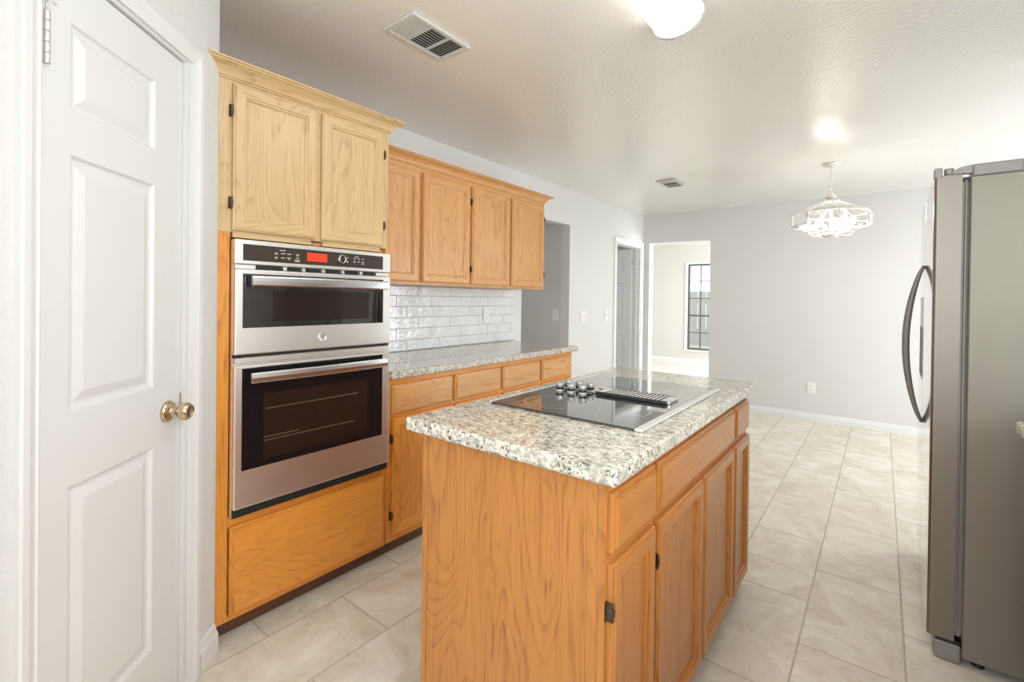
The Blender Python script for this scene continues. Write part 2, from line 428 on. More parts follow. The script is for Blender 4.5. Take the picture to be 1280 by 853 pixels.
# baseboards
def base_prof(h=.085, t=.014): return [(0, 0), (t, 0), (t, h*.62), (t*.55, h*.78), (t*.45, h*.93), (0, h)]
b = MB(); b.prism(base_prof(), lambda u, v, w_: (w_, YE-u, v), .846, XD); struct('baseboard_end', b, TRIM)
b = MB(); b.prism(base_prof(), lambda u, v, w_: (u, w_, v), 4.09, 5.07); struct('baseboard_left', b, TRIM)
b = MB(); b.prism(base_prof(.10), lambda u, v, w_: (w_, YL-u, v), -3, 3.5); struct('baseboard_living', b, TRIM)
b = MB(); b.prism(base_prof(.095, .016), lambda u, v, w_: PW(w_, v, u), -.112, -.005); struct('baseboard_pantry', b, TRIM)
b = MB(); b.prism(base_prof(.095, .016), lambda u, v, w_: PW(w_, v, u), -1.09, -.762); struct('baseboard_pantry_near', b, TRIM)

# casing builder: profile across width (0..w), thickness out
def casing_prof(w_=.052, t=.016): return [(0, 0), (0, t*.55), (w_*.10, t*.62), (w_*.16, t*.45), (w_*.42, t*.70), (w_*.60, t*.95), (w_*.92, t), (w_, t*.8), (w_, 0)]
def casing(name, map3, a0, a1, top, w_=.052, t=.016, bottom=0.):
    """inner edges a0,a1 ; map3(a, z, n)"""
    mb = MB(); pr = casing_prof(w_, t)
    path = [(a0, bottom, -1, 0), (a0, top, -1, 1), (a1, top, 1, 1), (a1, bottom, 1, 0)]
    R = [[mb.bm.verts.new(map3(a+dx*p_[0], z+dz*p_[0], p_[1])) for p_ in pr] for a, z, dx, dz in path]
    n = len(pr)
    for A, B in zip(R, R[1:]):
        for k in range(n): mb.bm.faces.new((A[k], A[(k+1) % n], B[(k+1) % n], B[k]))
    mb.bm.faces.new(R[0]); mb.bm.faces.new(R[-1])
    return struct(name, mb, TRIM)
casing('trim_pantry_door', PW, -.706, -.182+.012, 2.010, .050, .017)
casing('trim_hall_doorway', lambda a, z, n: (n+.0005, a, z), 5.143, 5.862, 1.957, .066, .016)
# pantry jamb, stop
b = MB(); pbox(b, -.7055, -.6985, 0, 2.0075, -.11, -.0005); pbox(b, -.1915, -.1825, 0, 2.0075, -.11, -.0005); pbox(b, -.6985, -.1915, 2.0015, 2.0075, -.11, -.0005)
struct('trim_pantry_jamb', b, TRIM)
b = MB(); b.box(-TW-.01, -.0005, 5.8445, 5.8595, 0, 1.9545); b.box(-TW-.01, -.0005, 5.1435, 5.156, 0, 1.9545); b.box(-TW-.01, -.0005, 5.156, 5.8445, 1.943, 1.9545)
b.box(-.065, -.045, 5.832, 5.8445, 0, 1.943); b.box(-.065, -.045, 5.156, 5.168, 0, 1.943)
struct('trim_hall_jamb', b, TRIM)
# bright painted reveal of the living room opening (drywall corner return)
# ------------------------------------------------------------------ pantry door (door_1)
def PD(u, v, n): return PW(u, v, n)
door = MB()
s0, s1, zt, dz = -.6960, -.1945, 1.9975, -.012     # face plane slightly behind wall plane
panels = [(1.683, 1.887), (.998, 1.588), (.235, .828)]
u0, u1 = -.610, -.318
def dface(s_a, s_b, z_a, z_b): door.face([PD(s_a, z_a, dz), PD(s_b, z_a, dz), PD(s_b, z_b, dz), PD(s_a, z_b, dz)])
zz = [.012] + [z for p_ in sorted(panels) for z in p_] + [zt]
dface(s0, u0, .012, zt); dface(u1, s1, .012, zt)
for k in range(0, len(zz), 2): dface(u0, u1, zz[k], zz[k+1])
for z0, z1 in panels:
    door.loops(u0, u1, z0, z1, [(0, dz), (.004, dz-.001), (.010, dz-.0075), (.016, dz-.0085), (.020, dz-.0085), (.042, dz-.0015), (.044, dz-.001)], PD, (0, 0), 0)
for a, c in (((s0, .012), (s1, .012)), ((s1, .012), (s1, zt)), ((s1, zt), (s0, zt)), ((s0, zt), (s0, .012))):
    door.face([PD(a[0], a[1], dz), PD(c[0], c[1], dz), PD(c[0], c[1], dz-.035), PD(a[0], a[1], dz-.035)])
door.face([PD(s0, .012, dz-.035), PD(s1, .012, dz-.035), PD(s1, zt, dz-.035), PD(s0, zt, dz-.035)])
bmesh.ops.remove_doubles(door.bm, verts=door.bm.verts, dist=1e-5)
d1 = door.build('door_1', DOORW); d1['kind'] = 'structure'
def TP(s, z, n, ax='n'):
    o = P0 + U*s + NN*n
    return Matrix(((U.x, 0, NN.x, o.x), (U.y, 0, NN.y, o.y), (0, 1, 0, z), (0, 0, 0, 1)))
kb = MB()
kb.lathe([(0, 0), (.030, 0), (.0325, .002), (.0325, .005), (.029, .010), (.022, .013), (.015, .015), (.0115, .019), (.0105, .028), (.0125, .033), (.021, .038), (.0265, .046), (.0275, .054), (.0250, .062), (.019, .068), (.0175, .0685), (.017, .067), (.008, .0665), (0, .0665)], TP(-.258, .916, dz+.0005), 32)
k = kb.build('door_knob', BRASS, d1)
b = MB(); pbox(b, -.197, -.1935, .90, .96, dz+.0005, dz+.004, .001); b.build('latch_plate', BRASS, d1)
hg = MB(); hs = -.6925
for k in range(5): hg.lathe([(0, 0), (.0062, 0), (.0066, .001), (.0066, .0205), (.0062, .0215), (0, .0215)], Matrix.Translation(Vector(PW(hs+.002, 1.752+.0225*k, .004))), 14)
pbox(hg, hs-.008, hs-.001, 1.752, 1.864, -.012, -.003)
hg.lathe([(0, 0), (.0022, 0), (.0022, .022), (0, .022)], Matrix.Translation(Vector(PW(hs+.002, 1.864, .004))), 8)
hg.tube([PW(hs+.002, 1.886, .004), PW(hs+.010, 1.888, .008), PW(hs+.016, 1.882, .012)], .002, 6)
hg.build('hinge', NICKEL, d1)

# ------------------------------------------------------------------ hall door (door_2), open into the room behind
b = MB()
Tm = Matrix.Translation((-.112, 5.838, 0)) @ Matrix.Rotation(math.radians(174.0), 4, 'Z')
W2 = .70
def HD(u, v, n): q = Tm @ Vector((u, n, v)); return (q.x, q.y, q.z)     # camera sees the -Y side => n positive after 180
cols = [(.10, .31), (.39, .60)]; rows = [(.22, .80), (1.0, 1.50), (1.62, 1.83)]
def hq(a, c, z0, z1, n): b.face([HD(a, z0, n), HD(c, z0, n), HD(c, z1, n), HD(a, z1, n)])
for n in (.0175, -.0175):
    sg = 1 if n > 0 else -1
    for a, c in ((0, .10), (.31, .39), (.60, W2)): hq(a, c, .01, 1.94, n)
    for a, c in cols:
        zs = [.01]+[z for r_ in rows for z in r_]+[1.94]
        for k in range(0, len(zs), 2): hq(a, c, zs[k], zs[k+1], n)
        for z0, z1 in rows: b.loops(a, c, z0, z1, [(0, n), (.012, n-.008*sg), (.02, n-.008*sg), (.04, n-.002*sg)], HD, (0, 0), 0)
for a, c in (((0, .01), (W2, .01)), ((W2, .01), (W2, 1.94)), ((W2, 1.94), (0, 1.94)), ((0, 1.94), (0, .01))):
    b.face([HD(a[0], a[1], .0175), HD(c[0], c[1], .0175), HD(c[0], c[1], -.0175), HD(a[0], a[1], -.0175)])
bmesh.ops.remove_doubles(b.bm, verts=b.bm.verts, dist=1e-5)
d2 = b.build('door_2', DOORW); d2['kind'] = 'structure'
for z in (.25, 1.72):
    b = MB(); b.lathe([(0, 0), (.006, 0), (.006, .09), (0, .09)], Matrix.Translation((-.098, 5.828, z)), 10); b.build('hinge', NICKEL, d2)

# ------------------------------------------------------------------ windows
def window(name, map3, a0, a1, z0, z1, nc, nr, depth=.10, frame_m=None, mun=.018, sill=True, inner=.0):
    fm = frame_m or TRIM
    mb = MB(); 
    def bx(a, c, z, zz_, n0, n1, mi=0):
        p_ = [map3(x, y, n) for x in (a, c) for y in (z, zz_) for n in (n0, n1)]
        xs, ys, zs = zip(*p_); mb.box(min(xs), max(xs), min(ys), max(ys), min(zs), max(zs), 0, mi)
    e = .002; fw = .032
    bx(a0+e, a0+fw, z0+e, z1-e, -.075, -.035); bx(a1-fw, a1-e, z0+e, z1-e, -.075, -.035)
    bx(a0+fw, a1-fw, z0+e, z0+fw, -.075, -.035); bx(a0+fw, a1-fw, z1-fw, z1-e, -.075, -.035)
    for k in range(1, nc):
        x = a0+(a1-a0)*k/nc; bx(x-mun/2, x+mun/2, z0+fw, z1-fw, -.065, -.045)
    for k in range(1, nr):
        z = z0+(z1-z0)*k/nr; t = mun/2 if k != nr//2 else mun*.9
        bx(a0+fw, a1-fw, z-t, z+t, -.066, -.044)
    o = mb.build(name, fm); o['kind'] = 'structure'
    g = MB(); p_ = [map3(x, y, n) for x in (a0+fw, a1-fw) for y in (z0+fw, z1-fw) for n in (-.058, -.053)]
    xs, ys, zs = zip(*p_); g.box(min(xs), max(xs), min(ys), max(ys), min(zs), max(zs)); g.build('pane', PANE, o)
    return o
DFR = mat('window_frame_dark', (.10, .10, .10), .5)
window('window_1', lambda a, z, n: (a, YL-n*1.0, z), -.60, .62, .29, 2.0, 5, 5, frame_m=DFR)
casing('trim_window_living', lambda a, z, n: (a, YL-n-.0005, z), -.60, .62, 2.0, .045, .014, .29)
b = MB(); b.box(-.66, .68, YL-.035, YL-.0005, .255, .289, .004); struct('trim_window_sill', b, TRIM)
window('window_2', lambda a, z, n: (XR-n, a, z), -.1, 1.2, 1.04, 2.06, 2, 2)
window('window_added_back', lambda a, z, n: (a, YB+n, z), 1.42, 2.54, .7, 2.3, 2, 2)  # window added in the unseen back wall to let in frontal light
window('window_added_patio', lambda a, z, n: (XD-n, a, z), 3.95, 5.55, .0, 2.1, 2, 1)  # glass door added out of view to light the dining end
window('window_added_living', lambda a, z, n: (3.5-n, a, z), 6.7, 9.3, .2, 2.25, 3, 2)  # side window added out of view to light the living room
# garden outside the living room window
GR = mat('garden_ground', (.42, .38, .30), .9)
b = MB(); b.box(-8, 10, 9.9, 22, -.2, -.1); o = struct('ground', b, GR)
FEN = mat('grey_fence_wood', (.34, .33, .31), .8)
b = MB()
for k in range(60): b.box(-7+k*.25, -7+k*.25+.235, 15, 15.03, -.1, 1.55+.02*random.random())
b.box(-7, 8, 15.03, 15.07, .3, .39); b.box(-7, 8, 15.03, 15.07, 1.2, 1.29)
tag(b.build('garden_fence', FEN), 'weathered grey board fence beyond the living room window', 'fence')

# ------------------------------------------------------------------ cabinet parts
DOORP = [(0, 0), (0, .012), (.002, .0155), (.0065, .0165), (.0070, .0195), (.0095, .0205), (.038, .0205), (.0405, .0190), (.0408, .0160), (.047, .0150), (.050, .0125), (.0505, .0085), (.0535, .0080)]
DRWP = [(0, 0), (0, .010), (.003, .0140), (.0080, .0150), (.0084, .0185), (.0125, .0192), (.0128, .0210), (.016, .0215)]
def cab_door(parent, map3, u0, u1, v0, v1, mv, mh, hinge=None, hz=(.10, .10), name='door'):
    mb = MB(); mb.loops(u0, u1, v0, v1, DOORP, map3, (0, 1), 0)
    o = mb.build(name, [mv, mh], parent)
    if hinge:
        for zc in (v0+hz[0], v1-hz[1]):
            hb = MB(); uc = u0-.004 if hinge < 0 else u1+.004
            def bx(a, c, z, zz_, n0, n1, bv=.0012):
                p_ = [map3(x, y, n) for x in (a, c) for y in (z, zz_) for n in (n0, n1)]
                xs, ys, zs = zip(*p_); hb.box(min(xs), max(xs), min(ys), max(ys), min(zs), max(zs), bv)
            bx(uc-.006, uc+.0035, zc-.022, zc+.022, .0005, .004)
            bx(uc-.0035, uc+.0035, zc-.020, zc+.020, .004, .019)
            bx(uc-.0045, uc+.0045, zc-.008, zc+.008, .004, .021)
            hb.build('hinge', BRONZE, o)
    return o
def cab_drawer(parent, map3, u0, u1, v0, v1, mh, name='drawer_front'):
    mv = {OAK_H: OAK_V, OAKB_H: OAKB_V, OAKI_H: OAKI_V}[mh]
    mb = MB(); mb.loops(u0, u1, v0, v1, DRWP, map3, (1, 0), 0)
    return mb.build(name, [mh, mv], parent)
def crown(parent, x, y0, y1, zb, zt_, pr, mh, retL, retR, back):
    """crown moulding along Y at face x, projecting pr, mitred returns to x=back"""
    h_ = zt_-zb
    prof = [(0, 0), (pr*.10, 0), (pr*.10, h_*.10), (pr*.20, h_*.14), (pr*.22, h_*.24), (pr*.30, h_*.40), (pr*.46, h_*.60), (pr*.72, h_*.76), (pr*.84, h_*.80), (pr*.86, h_*.86), (pr, h_*.90), (pr, h_), (0, h_)]
    mb = MB(); rows_ = []
    if retL: rows_.append([(back, y0-p_, zb+q_) for p_, q_ in prof])
    rows_.append([(x+p_, y0-(p_ if retL else 0), zb+q_) for p_, q_ in prof])
    rows_.append([(x+p_, y1+(p_ if retR else 0), zb+q_) for p_, q_ in prof])
    if retR: rows_.append([(back, y1+p_, zb+q_) for p_, q_ in prof])
    V = [[mb.bm.verts.new(p_) for p_ in r_] for r_ in rows_]
    n = len(prof)
    for A, B in zip(V, V[1:]):
        for k in range(n): mb.bm.faces.new((A[k], A[(k+1) % n], B[(k+1) % n], B[k]))
    mb.bm.faces.new(V[0]); mb.bm.faces.new(V[-1])
    return mb.build('crown_moulding', mh, parent)

XF = .61
# ---- tall oven cabinet
Y0, Y1 = .670, 1.404
oc = thing('oven_cabinet', 'tall oak cabinet around the double oven, with crown moulding on top', 'cabinet', (.30, 1.04, 0))
b = MB()
b.box(.02, XF-.02, Y0, Y0+.018, .0725, 2.06); b.box(.02, XF-.02, Y1-.018, Y1, .0725, 2.06); b.box(.02, .03, Y0+.018, Y1-.018, .0, 2.06)
b.box(.03, XF-.02, Y0+.018, Y1-.018, 2.042, 2.06); b.box(.03, XF-.02, Y0+.018, Y1-.018, .434, .446); b.box(.03, XF-.02, Y0+.018, Y1-.018, 1.482, 1.497)
b.build('carcass', OAK_V, oc)
b = MB()    # lower face frame: oak with the warmer low light in its colour
b.box(XF-.02, XF, Y0, Y0+.040, .072, 1.50, .001); b.box(XF-.02, XF, Y1-.014, Y1, .072, 1.50, .001)
b.box(XF-.02, XF, Y0+.040, Y1-.014, .072, .10, .001, 1); b.box(XF-.02, XF, Y0+.040, Y1-.014, .412, .456, .001, 1)
b.build('lower_face_frame', [OAKB_V, OAKB_H], oc)
b = MB()
b.box(XF-.02, XF, Y0, Y0+.048, 1.50, 2.062, .001); b.box(XF-.02, XF, Y1-.044, Y1, 1.50, 2.062, .001); b.box(XF-.02, XF, 1.020, 1.070, 1.50, 2.062, .001)
b.box(XF-.02, XF, Y0+.048, 1.020, 1.482, 1.515, .001, 1); b.box(XF-.02, XF, 1.070, Y1-.044, 1.482, 1.515, .001, 1)
b.box(XF-.02, XF, Y0+.048, 1.020, 2.030, 2.062, .001, 1); b.box(XF-.02, XF, 1.070, Y1-.044, 2.030, 2.062, .001, 1)
b.build('upper_face_frame', [OAKP_V, OAKP_H], oc)
cab_door(oc, MX(XF), .712, 1.032, 1.506, 2.040, OAKP_V, OAKP_H, -1)
cab_door(oc, MX(XF), 1.056, 1.368, 1.506, 2.040, OAKP_V, OAKP_H, 1)
cab_drawer(oc, MX(XF), .712, 1.386, .092, .420, OAKB_H)
b = MB(); b.box(XF-.065, XF-.05, Y0, Y1, 0, .072); b.build('toe_kick', TOE, oc)
crown(oc, XF, Y0, Y1, 2.052, 2.108, .058, OAKP_H, True, True, .40)

# ---- built-in double oven
ov = thing('double_wall_oven', 'stainless microwave and wall oven stack with red display, built into tall cabinet', 'oven', (.32, 1.04, .456))
OY0, OY1 = .7115, 1.389
b = MB(); b.box(.08, XF-.021, .722, 1.380, .458, 1.47)
b.box(XF+.001, XF+.022, OY0, OY1, .458, 1.474, .002); b.build('housing', STEEL, ov)
XO = XF+.022
b = MB(); b.box(XO, XO+.022, OY0-.002, OY1, 1.382, 1.4735, .004, seg=2); cp = b.build('control_panel', STEEL, ov)
XP = XO+.022
b = MB(); b.box(XP, XP+.0015, .737, 1.345, 1.397, 1.457, .0006); gp = b.build('panel_glass', PANELG, cp)
b = MB(); b.box(XP+.0016, XP+.0026, .978, 1.065, 1.411, 1.445); b.build('display', REDLED, gp)
b = MB(); Tx = Matrix.Translation((XP+.0015, 1.128, 1.429)) @ Matrix.Rotation(PI/2, 4, 'Y')
b.lathe([(0, 0), (.019, 0), (.019, .012), (.017, .016), (.0145, .0165), (.0135, .015), (0, .015)], Tx, 28); b.build('dial_knob', CHROME, gp)
b = MB(); b.lathe([(0, 0), (.0132, 0), (.0125, .0012), (0, .0012)], Matrix.Translation((XP+.0168, 1.128, 1.429)) @ Matrix.Rotation(PI/2, 4, 'Y'), 24); b.build('dial_face', BLACK, gp)
mks = [MB(), MB(), MB(), MB()]
def mk(y, z, wd, ht=.0028): mks[0 if y < .92 else 1 if y < 1 else 2 if y < 1.17 else 3].box(XP+.0015, XP+.002, y, y+wd, z, z+ht)
for y, z, wd in ((.868, 1.443, .022), (.850, 1.431, .010), (.873, 1.431, .016), (.897, 1.431, .016), (.873, 1.414, .016), (.897, 1.416, .014), (.850, 1.415, .010), (.850, 1.4115, .010), (.850, 1.4275, .010), (.900, 1.411, .008),
                 (.932, 1.431, .013), (.934, 1.427, .009), (.931, 1.417, .014), (.928, 1.409, .020), (.928, 1.405, .020),
                 (1.156, 1.436, .009), (1.156, 1.421, .009), (1.156, 1.4165, .006), (1.196, 1.443, .018), (1.190, 1.435, .010), (1.210, 1.435, .010), (1.232, 1.435, .010), (1.190, 1.423, .009), (1.192, 1.418, .005), (1.210, 1.422, .010), (1.230, 1.422, .012), (1.230, 1.414, .014)): mk(y, z, wd)
for b in mks: b.build('control_markings', MARK, gp)
b = MB(); b.box(XO, XO+.006, OY0+.004, OY1-.004, 1.3665, 1.3815); b.build('vent_gap', BLACK, ov)
for y in (.712, .885, .960, 1.045, 1.135, 1.225, 1.310):
    b = MB(); b.box(XO+.006, XO+.0185, y, y+(.07 if y in (.712, 1.310) else .014), 1.367, 1.381); b.build('vent_bridge', STEEL, ov)
def oven_door(name, z0, z1, gz0, gz1, iw, hz, hcurve):
    mb = MB(); mb.box(XO, XO+.022, OY0, OY1, z0, z1, .004, seg=2); d = mb.build(name, STEEL, ov)
    mb = MB(); mb.box(XP, XP+.0016, .737, 1.348, gz0, gz1, .0007); g = mb.build('door_glass', BLACKG if z0 > 1 else OVENG, d)
    mb = MB(); mb.box(XP+.0016, XP+.0020, iw[0], iw[1], iw[2], iw[3]); mb.build('inner_window', INNERG, g)
    mb = MB()
    pts = []; 
    ya, yb = .756, 1.352; n = 14; hh = .019
    for k in range(n+1):
        t = k/n; y = ya+(yb-ya)*t; bow = math.sin(PI*t)
        pts.append((y, hz, XP+.030+.010*bow))
    prof = [(-.006, -hh), (.003, -hh), (.0055, -hh*.7), (.0065, 0), (.0055, hh*.7), (.003, hh), (-.006, hh)]
    R_ = [[mb.bm.verts.new((x+p_[0], y, z+p_[1])) for p_ in prof] for y, z, x in pts]
    for A, B in zip(R_, R_[1:]):
        for k in range(len(prof)): mb.bm.faces.new((A[k], A[(k+1) % 7], B[(k+1) % 7], B[k]))
    mb.bm.faces.new(R_[0]); mb.bm.faces.new(R_[-1])
    h_ = mb.build('door_handle', HSTEEL, d)
    mb = MB(); mb.box(XP+.0008, XP+.027, ya+.002, ya+.028, hz-hh*.8, hz+hh*.8, .002); mb.build('handle_mount', BLACK, d); mb = MB(); mb.box(XP+.0008, XP+.027, yb-.028, yb-.002, hz-hh*.8, hz+hh*.8, .002); mb.build('handle_mount', BLACK, d)
    return d
ud = oven_door('microwave_door', 1.052, 1.365, 1.150, 1.349, (.845, 1.27, 1.172, 1.290), 1.322, 0)
ld = oven_door('oven_door', .490, 1.012, .628, 1.002, (.812, 1.268, .655, .900), .968, 0)
b = MB(); b.box(XO, XO+.017, OY0+.002, OY1-.002, 1.019, 1.041, .002); b.build('middle_strip', STEEL, ov)
b = MB(); b.box(XO, XO+.004, OY0+.004, OY1-.004, 1.0415, 1.0515); b.box(XO, XO+.012, OY0-.001, OY0+.022, 1.0418, 1.0512); b.box(XO, XO+.012, OY1-.022, OY1, 1.0418, 1.0512); b.build('door_gap', BLACK, ov)
b = MB(); b.box(XO, XO+.012, OY0+.002, OY1-.002, .4585, .4885); b.build('bottom_vent', BLACK, ov)
# thin strips on the dark glass, the racks' glint put into their colour
RK = mat('rack_glint', (.20, .14, .11), .3)
b = MB()
for z, y_a, y_b in ((.842, .822, 1.22), (.722, .815, 1.20), (.735, .815, .95)): b.box(XP+.0021, XP+.0024, y_a, y_b, z, z+.0022)
b.build('rack_glint_strip', RK, ld)
# round badge with a two-letter monogram
b = MB(); b.lathe([(0, 0), (.0185, 0), (.0185, .0018), (.0170, .0026), (.0160, .0020), (0, .0020)], Matrix.Translation((XP, 1.048, 1.100)) @ Matrix.Rotation(PI/2, 4, 'Y'), 32)
bd = b.build('badge', mat('badge_silver', (.78, .77, .76), .25, .6), ud)
fc = bpy.data.curves.new('t', 'FONT'); fc.body = 'GE'; fc.size = .0185; fc.extrude = .0003; fc.align_x = 'CENTER'; fc.align_y = 'CENTER'; fc.shear = .25
fo = bpy.data.objects.new('t', fc); C.objects.link(fo); bpy.context.view_layer.update()
tm = bpy.data.meshes.new_from_object(fo.evaluated_get(bpy.context.evaluated_depsgraph_get())); bpy.data.objects.remove(fo)
to = bpy.data.objects.new('monogram', tm); C.objects.link(to); tm.materials.append(mat('badge_letter', (.22, .22, .23), .3, .5))
tm.transform(Matrix.Translation(Vector((XP+.0024, 1.048, 1.100))-Vector(ov['_w'][:])) @ Matrix(((0, 0, 1, 0), (1, 0, 0, 0), (0, 1, 0, 0), (0, 0, 0, 1)))); to.parent = bd

# ---- base cabinet run under the backsplash
bc = thing('base_cabinet', 'oak base cabinet with a row of four drawers, under the long counter', 'cabinet', (.30, 2.26, 0))
b = MB(); b.box(.02, XF-.02, 1.406, 3.123, .075, .874); b.build('carcass', OAKB_V, bc)
b = MB()
st = [(1.406, 1.436), (1.826, 1.864), (2.240, 2.284), (2.668, 2.712), (3.090, 3.123)]
for a, c in st: b.box(XF-.02, XF, a, c, .075, .874, .0008)
for (a, c), (d_, e_) in zip(st, st[1:]):
    for z0, z1 in ((.075, .115), (.68, .712), (.836, .874)): b.box(XF-.02, XF, c, d_, z0, z1, .0008, 1)
b.build('face_frame', [OAKB_V, OAKB_H], bc)
for a, c in ((1.430, 1.838), (1.856, 2.254), (2.276, 2.679), (2.703, 3.100)):
    cab_drawer(bc, MX(XF), a, c, .700, .842, OAK_H)
    cab_door(bc, MX(XF), a+.006, c-.002, .105, .680, OAKB_V, OAKB_H, -1 if a != 1.856 and a < 2.7 else 1)
b = MB(); b.box(XF-.065, XF-.05, 1.406, 3.12, 0, .075); b.build('toe_kick', TOE, bc)
b = MB(); b.box(.012, .655, 1.407, 3.150, .8745, .914, .010, seg=3)
tag(b.build('countertop', GRANITE, origin=(.33, 2.28, .8745)), 'long speckled granite counter below the white tile backsplash', 'countertop')

# ---- wall cabinets
wc = thing('wall_cabinet', 'light oak wall cabinet with four doors above the tile backsplash', 'cabinet', (.16, 2.26, 1.345))
b = MB(); b.box(.004, .315, 1.408, 3.126, 1.345, 2.055); b.build('carcass', OAK_V, wc)
b = MB(); XU = .335
st = [(1.408, 1.44), (1.81, 1.86), (2.24, 2.285), (2.66, 2.705), (3.09, 3.126)]
for a, c in st: b.box(XU-.02, XU, a, c, 1.345, 2.055, .0008)
for (a, c), (d_, e_) in zip(st, st[1:]):
    for z0, z1 in ((1.345, 1.385), (1.98, 2.055)): b.box(XU-.02, XU, c, d_, z0, z1, .0008, 1)
b.build('face_frame', [OAK_V, OAK_H], wc)
for a, c, h_ in ((1.424, 1.822, -1), (1.846, 2.252, None), (2.272, 2.672, -1), (2.696, 3.108, 1)):
    cab_door(wc, MX(XU), a, c, 1.360, 2.004, OAK_V, OAK_H, h_)
crown(wc, XU, 1.408, 3.126, 2.032, 2.088, .058, OAK_H, False, True, .004)

# ---- backsplash tiles, slightly uneven hand-made glaze
bs = thing('backsplash', 'glossy white subway tile backsplash between counter and wall cabinets', 'backsplash', (.004, 2.3, .915))
b = MB(); b.box(.001, .005, 1.41, 3.200, .9155, 1.344); b.build('grout', GROUT, bs)
b = MB(); rows_z = [.9165, .987, 1.0625, 1.135, 1.208, 1.280, 1.344]
offs = [1.93, 1.93, 1.85-.02, 2.01, 1.927, 1.83]
offs = [2.01, 1.927, 2.113, 2.01, 1.927, 2.113]
for r_ in range(6):
    z0, z1 = rows_z[r_]+.0012, rows_z[r_+1]-.0012
    y = offs[r_]-.3*3
    while y < 3.2:
        a, c = max(y+.0012, 1.411), min(y+.3-.0012, 3.182)
        y += .3
        if c-a < .01: continue
        tl = [random.uniform(-.0011, .0011) for _ in range(4)]
        def mp(u, v, n, a=a, c=c, z0=z0, z1=z1, tl=tl):
            s_ = (u-a)/(c-a); t_ = (v-z0)/(z1-z0)
            k_ = (tl[0]*(1-s_)*(1-t_)+tl[1]*s_*(1-t_)+tl[2]*s_*t_+tl[3]*(1-s_)*t_) if n > .004 else 0
            return (.005+n+k_, u, v)
        b.loops(a, c, z0, z1, [(0, 0), (0, .0055), (.0025, .0075)], mp, (0, 0), 0)
b.build('tiles', TILE, bs)
b = MB(); b.box(.001, .012, 3.184, 3.199, .9155, 1.344, .002); b.build('edge_strip', TRIM, bs)

# ------------------------------------------------------------------ island
IX0, IX1, IY0, IY1 = 1.423, 2.012, .93, 2.28
isl = thing('kitchen_island', 'oak island cabinet with paneled doors under the cooktop, in the middle of the floor', 'cabinet', (1.72, 1.6, 0))
b = MB(); b.box(IX0+.006, IX1-.02, IY0+.006, IY1-.006, .075, .874); b.build('carcass', OAKI_V, isl)
b = MB(); b.box(IX0+.02, IX1-.045, IY0, IY0+.006, .0, .874); b.build('end_panel', OAKI_P, isl)
b = MB(); b.box(IX1-.0445, IX1-.02, IY0, IY0+.006, .0, .874); b.build('end_trim', OAKI_V, isl)
b = MB(); b.box(IX0, IX0+.0195, IY0-.003, IY0+.006, 0, .874, .001); b.build('end_trim', OAKI_V, isl)
b = MB(); b.box(IX0+.02, IX1-.02, IY1-.006, IY1, .0, .874); b.build('back_panel', OAKI_V, isl)
b = MB(); b.box(IX0, IX0+.006, IY0+.006, IY1, .075, .874); b.build('side_panel', OAKI_V, isl)
b = MB()
st = [(IY0, .952), (1.170, 1.204), (1.594, 1.606), (1.985, 2.030), (2.250, IY1)]
for a, c in st: b.box(IX1-.02, IX1, a, c, .075, .874, .0008)
for (a, c), (d_, e_) in zip(st, st[1:]):
    for z0, z1 in ((.075, .10), (.665, .730), (.835, .874)): b.box(IX1-.02, IX1, c, d_, z0, z1, .0008, 1)
b.build('face_frame', [OAKI_V, OAKI_H], isl)
M_ = MX(IX1)
cab_drawer(isl, M_, .940, 1.181, .717, .848, OAKI_H)
cab_drawer(isl, M_, 1.200, 1.994, .717, .846, OAKI_H, 'false_drawer_front')
cab_drawer(isl, M_, 2.022, 2.246, .717, .844, OAKI_H)
for a, c, h_ in ((.940, 1.181, -1), (1.202, 1.592, -1), (1.612, 1.996, None), (2.022, 2.268, None)):
    cab_door(isl, M_, a, c, .085, .690, OAKI_V, OAKI_H, h_)
b = MB(); b.box(IX1-.07, IX1-.058, IY0+.01, IY1-.01, 0, .075); b.build('toe_kick', TOE, isl)
b = MB(); b.box(IX0+.05, IX0+.062, IY0+.01, IY1-.01, 0, .075); b.build('toe_kick', TOE, isl)
b = MB(); b.box(1.368, 2.048, .902, 2.303, .8745, .914, .009, seg=3)
tag(b.build('countertop', GRANITE, origin=(1.7, 1.6, .8745)), 'thick speckled granite slab on the island, holding the cooktop', 'countertop')

# ---- cooktop
ct = thing('cooktop', 'black glass electric cooktop with centre vent grille and six knobs, set in island granite', 'cooktop', (1.70, 1.59, .9145))
b = MB(); b.box(1.445, 1.955, 1.207, 1.976, .9148, .9215, .0015); glass = b.build('glass_top', COOKG, ct)
b = MB(); b.box(1.9555, 1.979, 1.205, 1.978, .9148, .9225, .002); b.build('steel_edge', EDGES, ct)
b = MB(); b.box(1.4345, 1.4445, 1.205, 1.978, .9148, .9225, .002); b.build('steel_edge', EDGES, ct)
def ring(cx, cy, r, wd=.0022):
    mb = MB(); n = 64; A = []; B = []
    for k in range(n):
        a = 2*PI*k/n; A.append(mb.bm.verts.new((cx+r*math.cos(a), cy+r*math.sin(a), .9217))); B.append(mb.bm.verts.new((cx+(r+wd)*math.cos(a), cy+(r+wd)*math.sin(a), .9217)))
    for k in range(n): mb.bm.faces.new((A[k], A[(k+1) % n], B[(k+1) % n], B[k]))
    mb.build('burner_ring', RING, glass)
ring(1.610, 1.357, .070); ring(1.610, 1.357, .108); ring(1.845, 1.385, .078); ring(1.845, 1.835, .105); ring(1.600, 1.835, .075)
gt = MB(); GX0, GX1, GY0, GY1 = 1.656, 1.918, 1.545, 1.658
gt.box(GX0, GX1, GY0, GY0+.010, .9218, .9335, .002); gt.build('vent_rail', BLACK, ct)
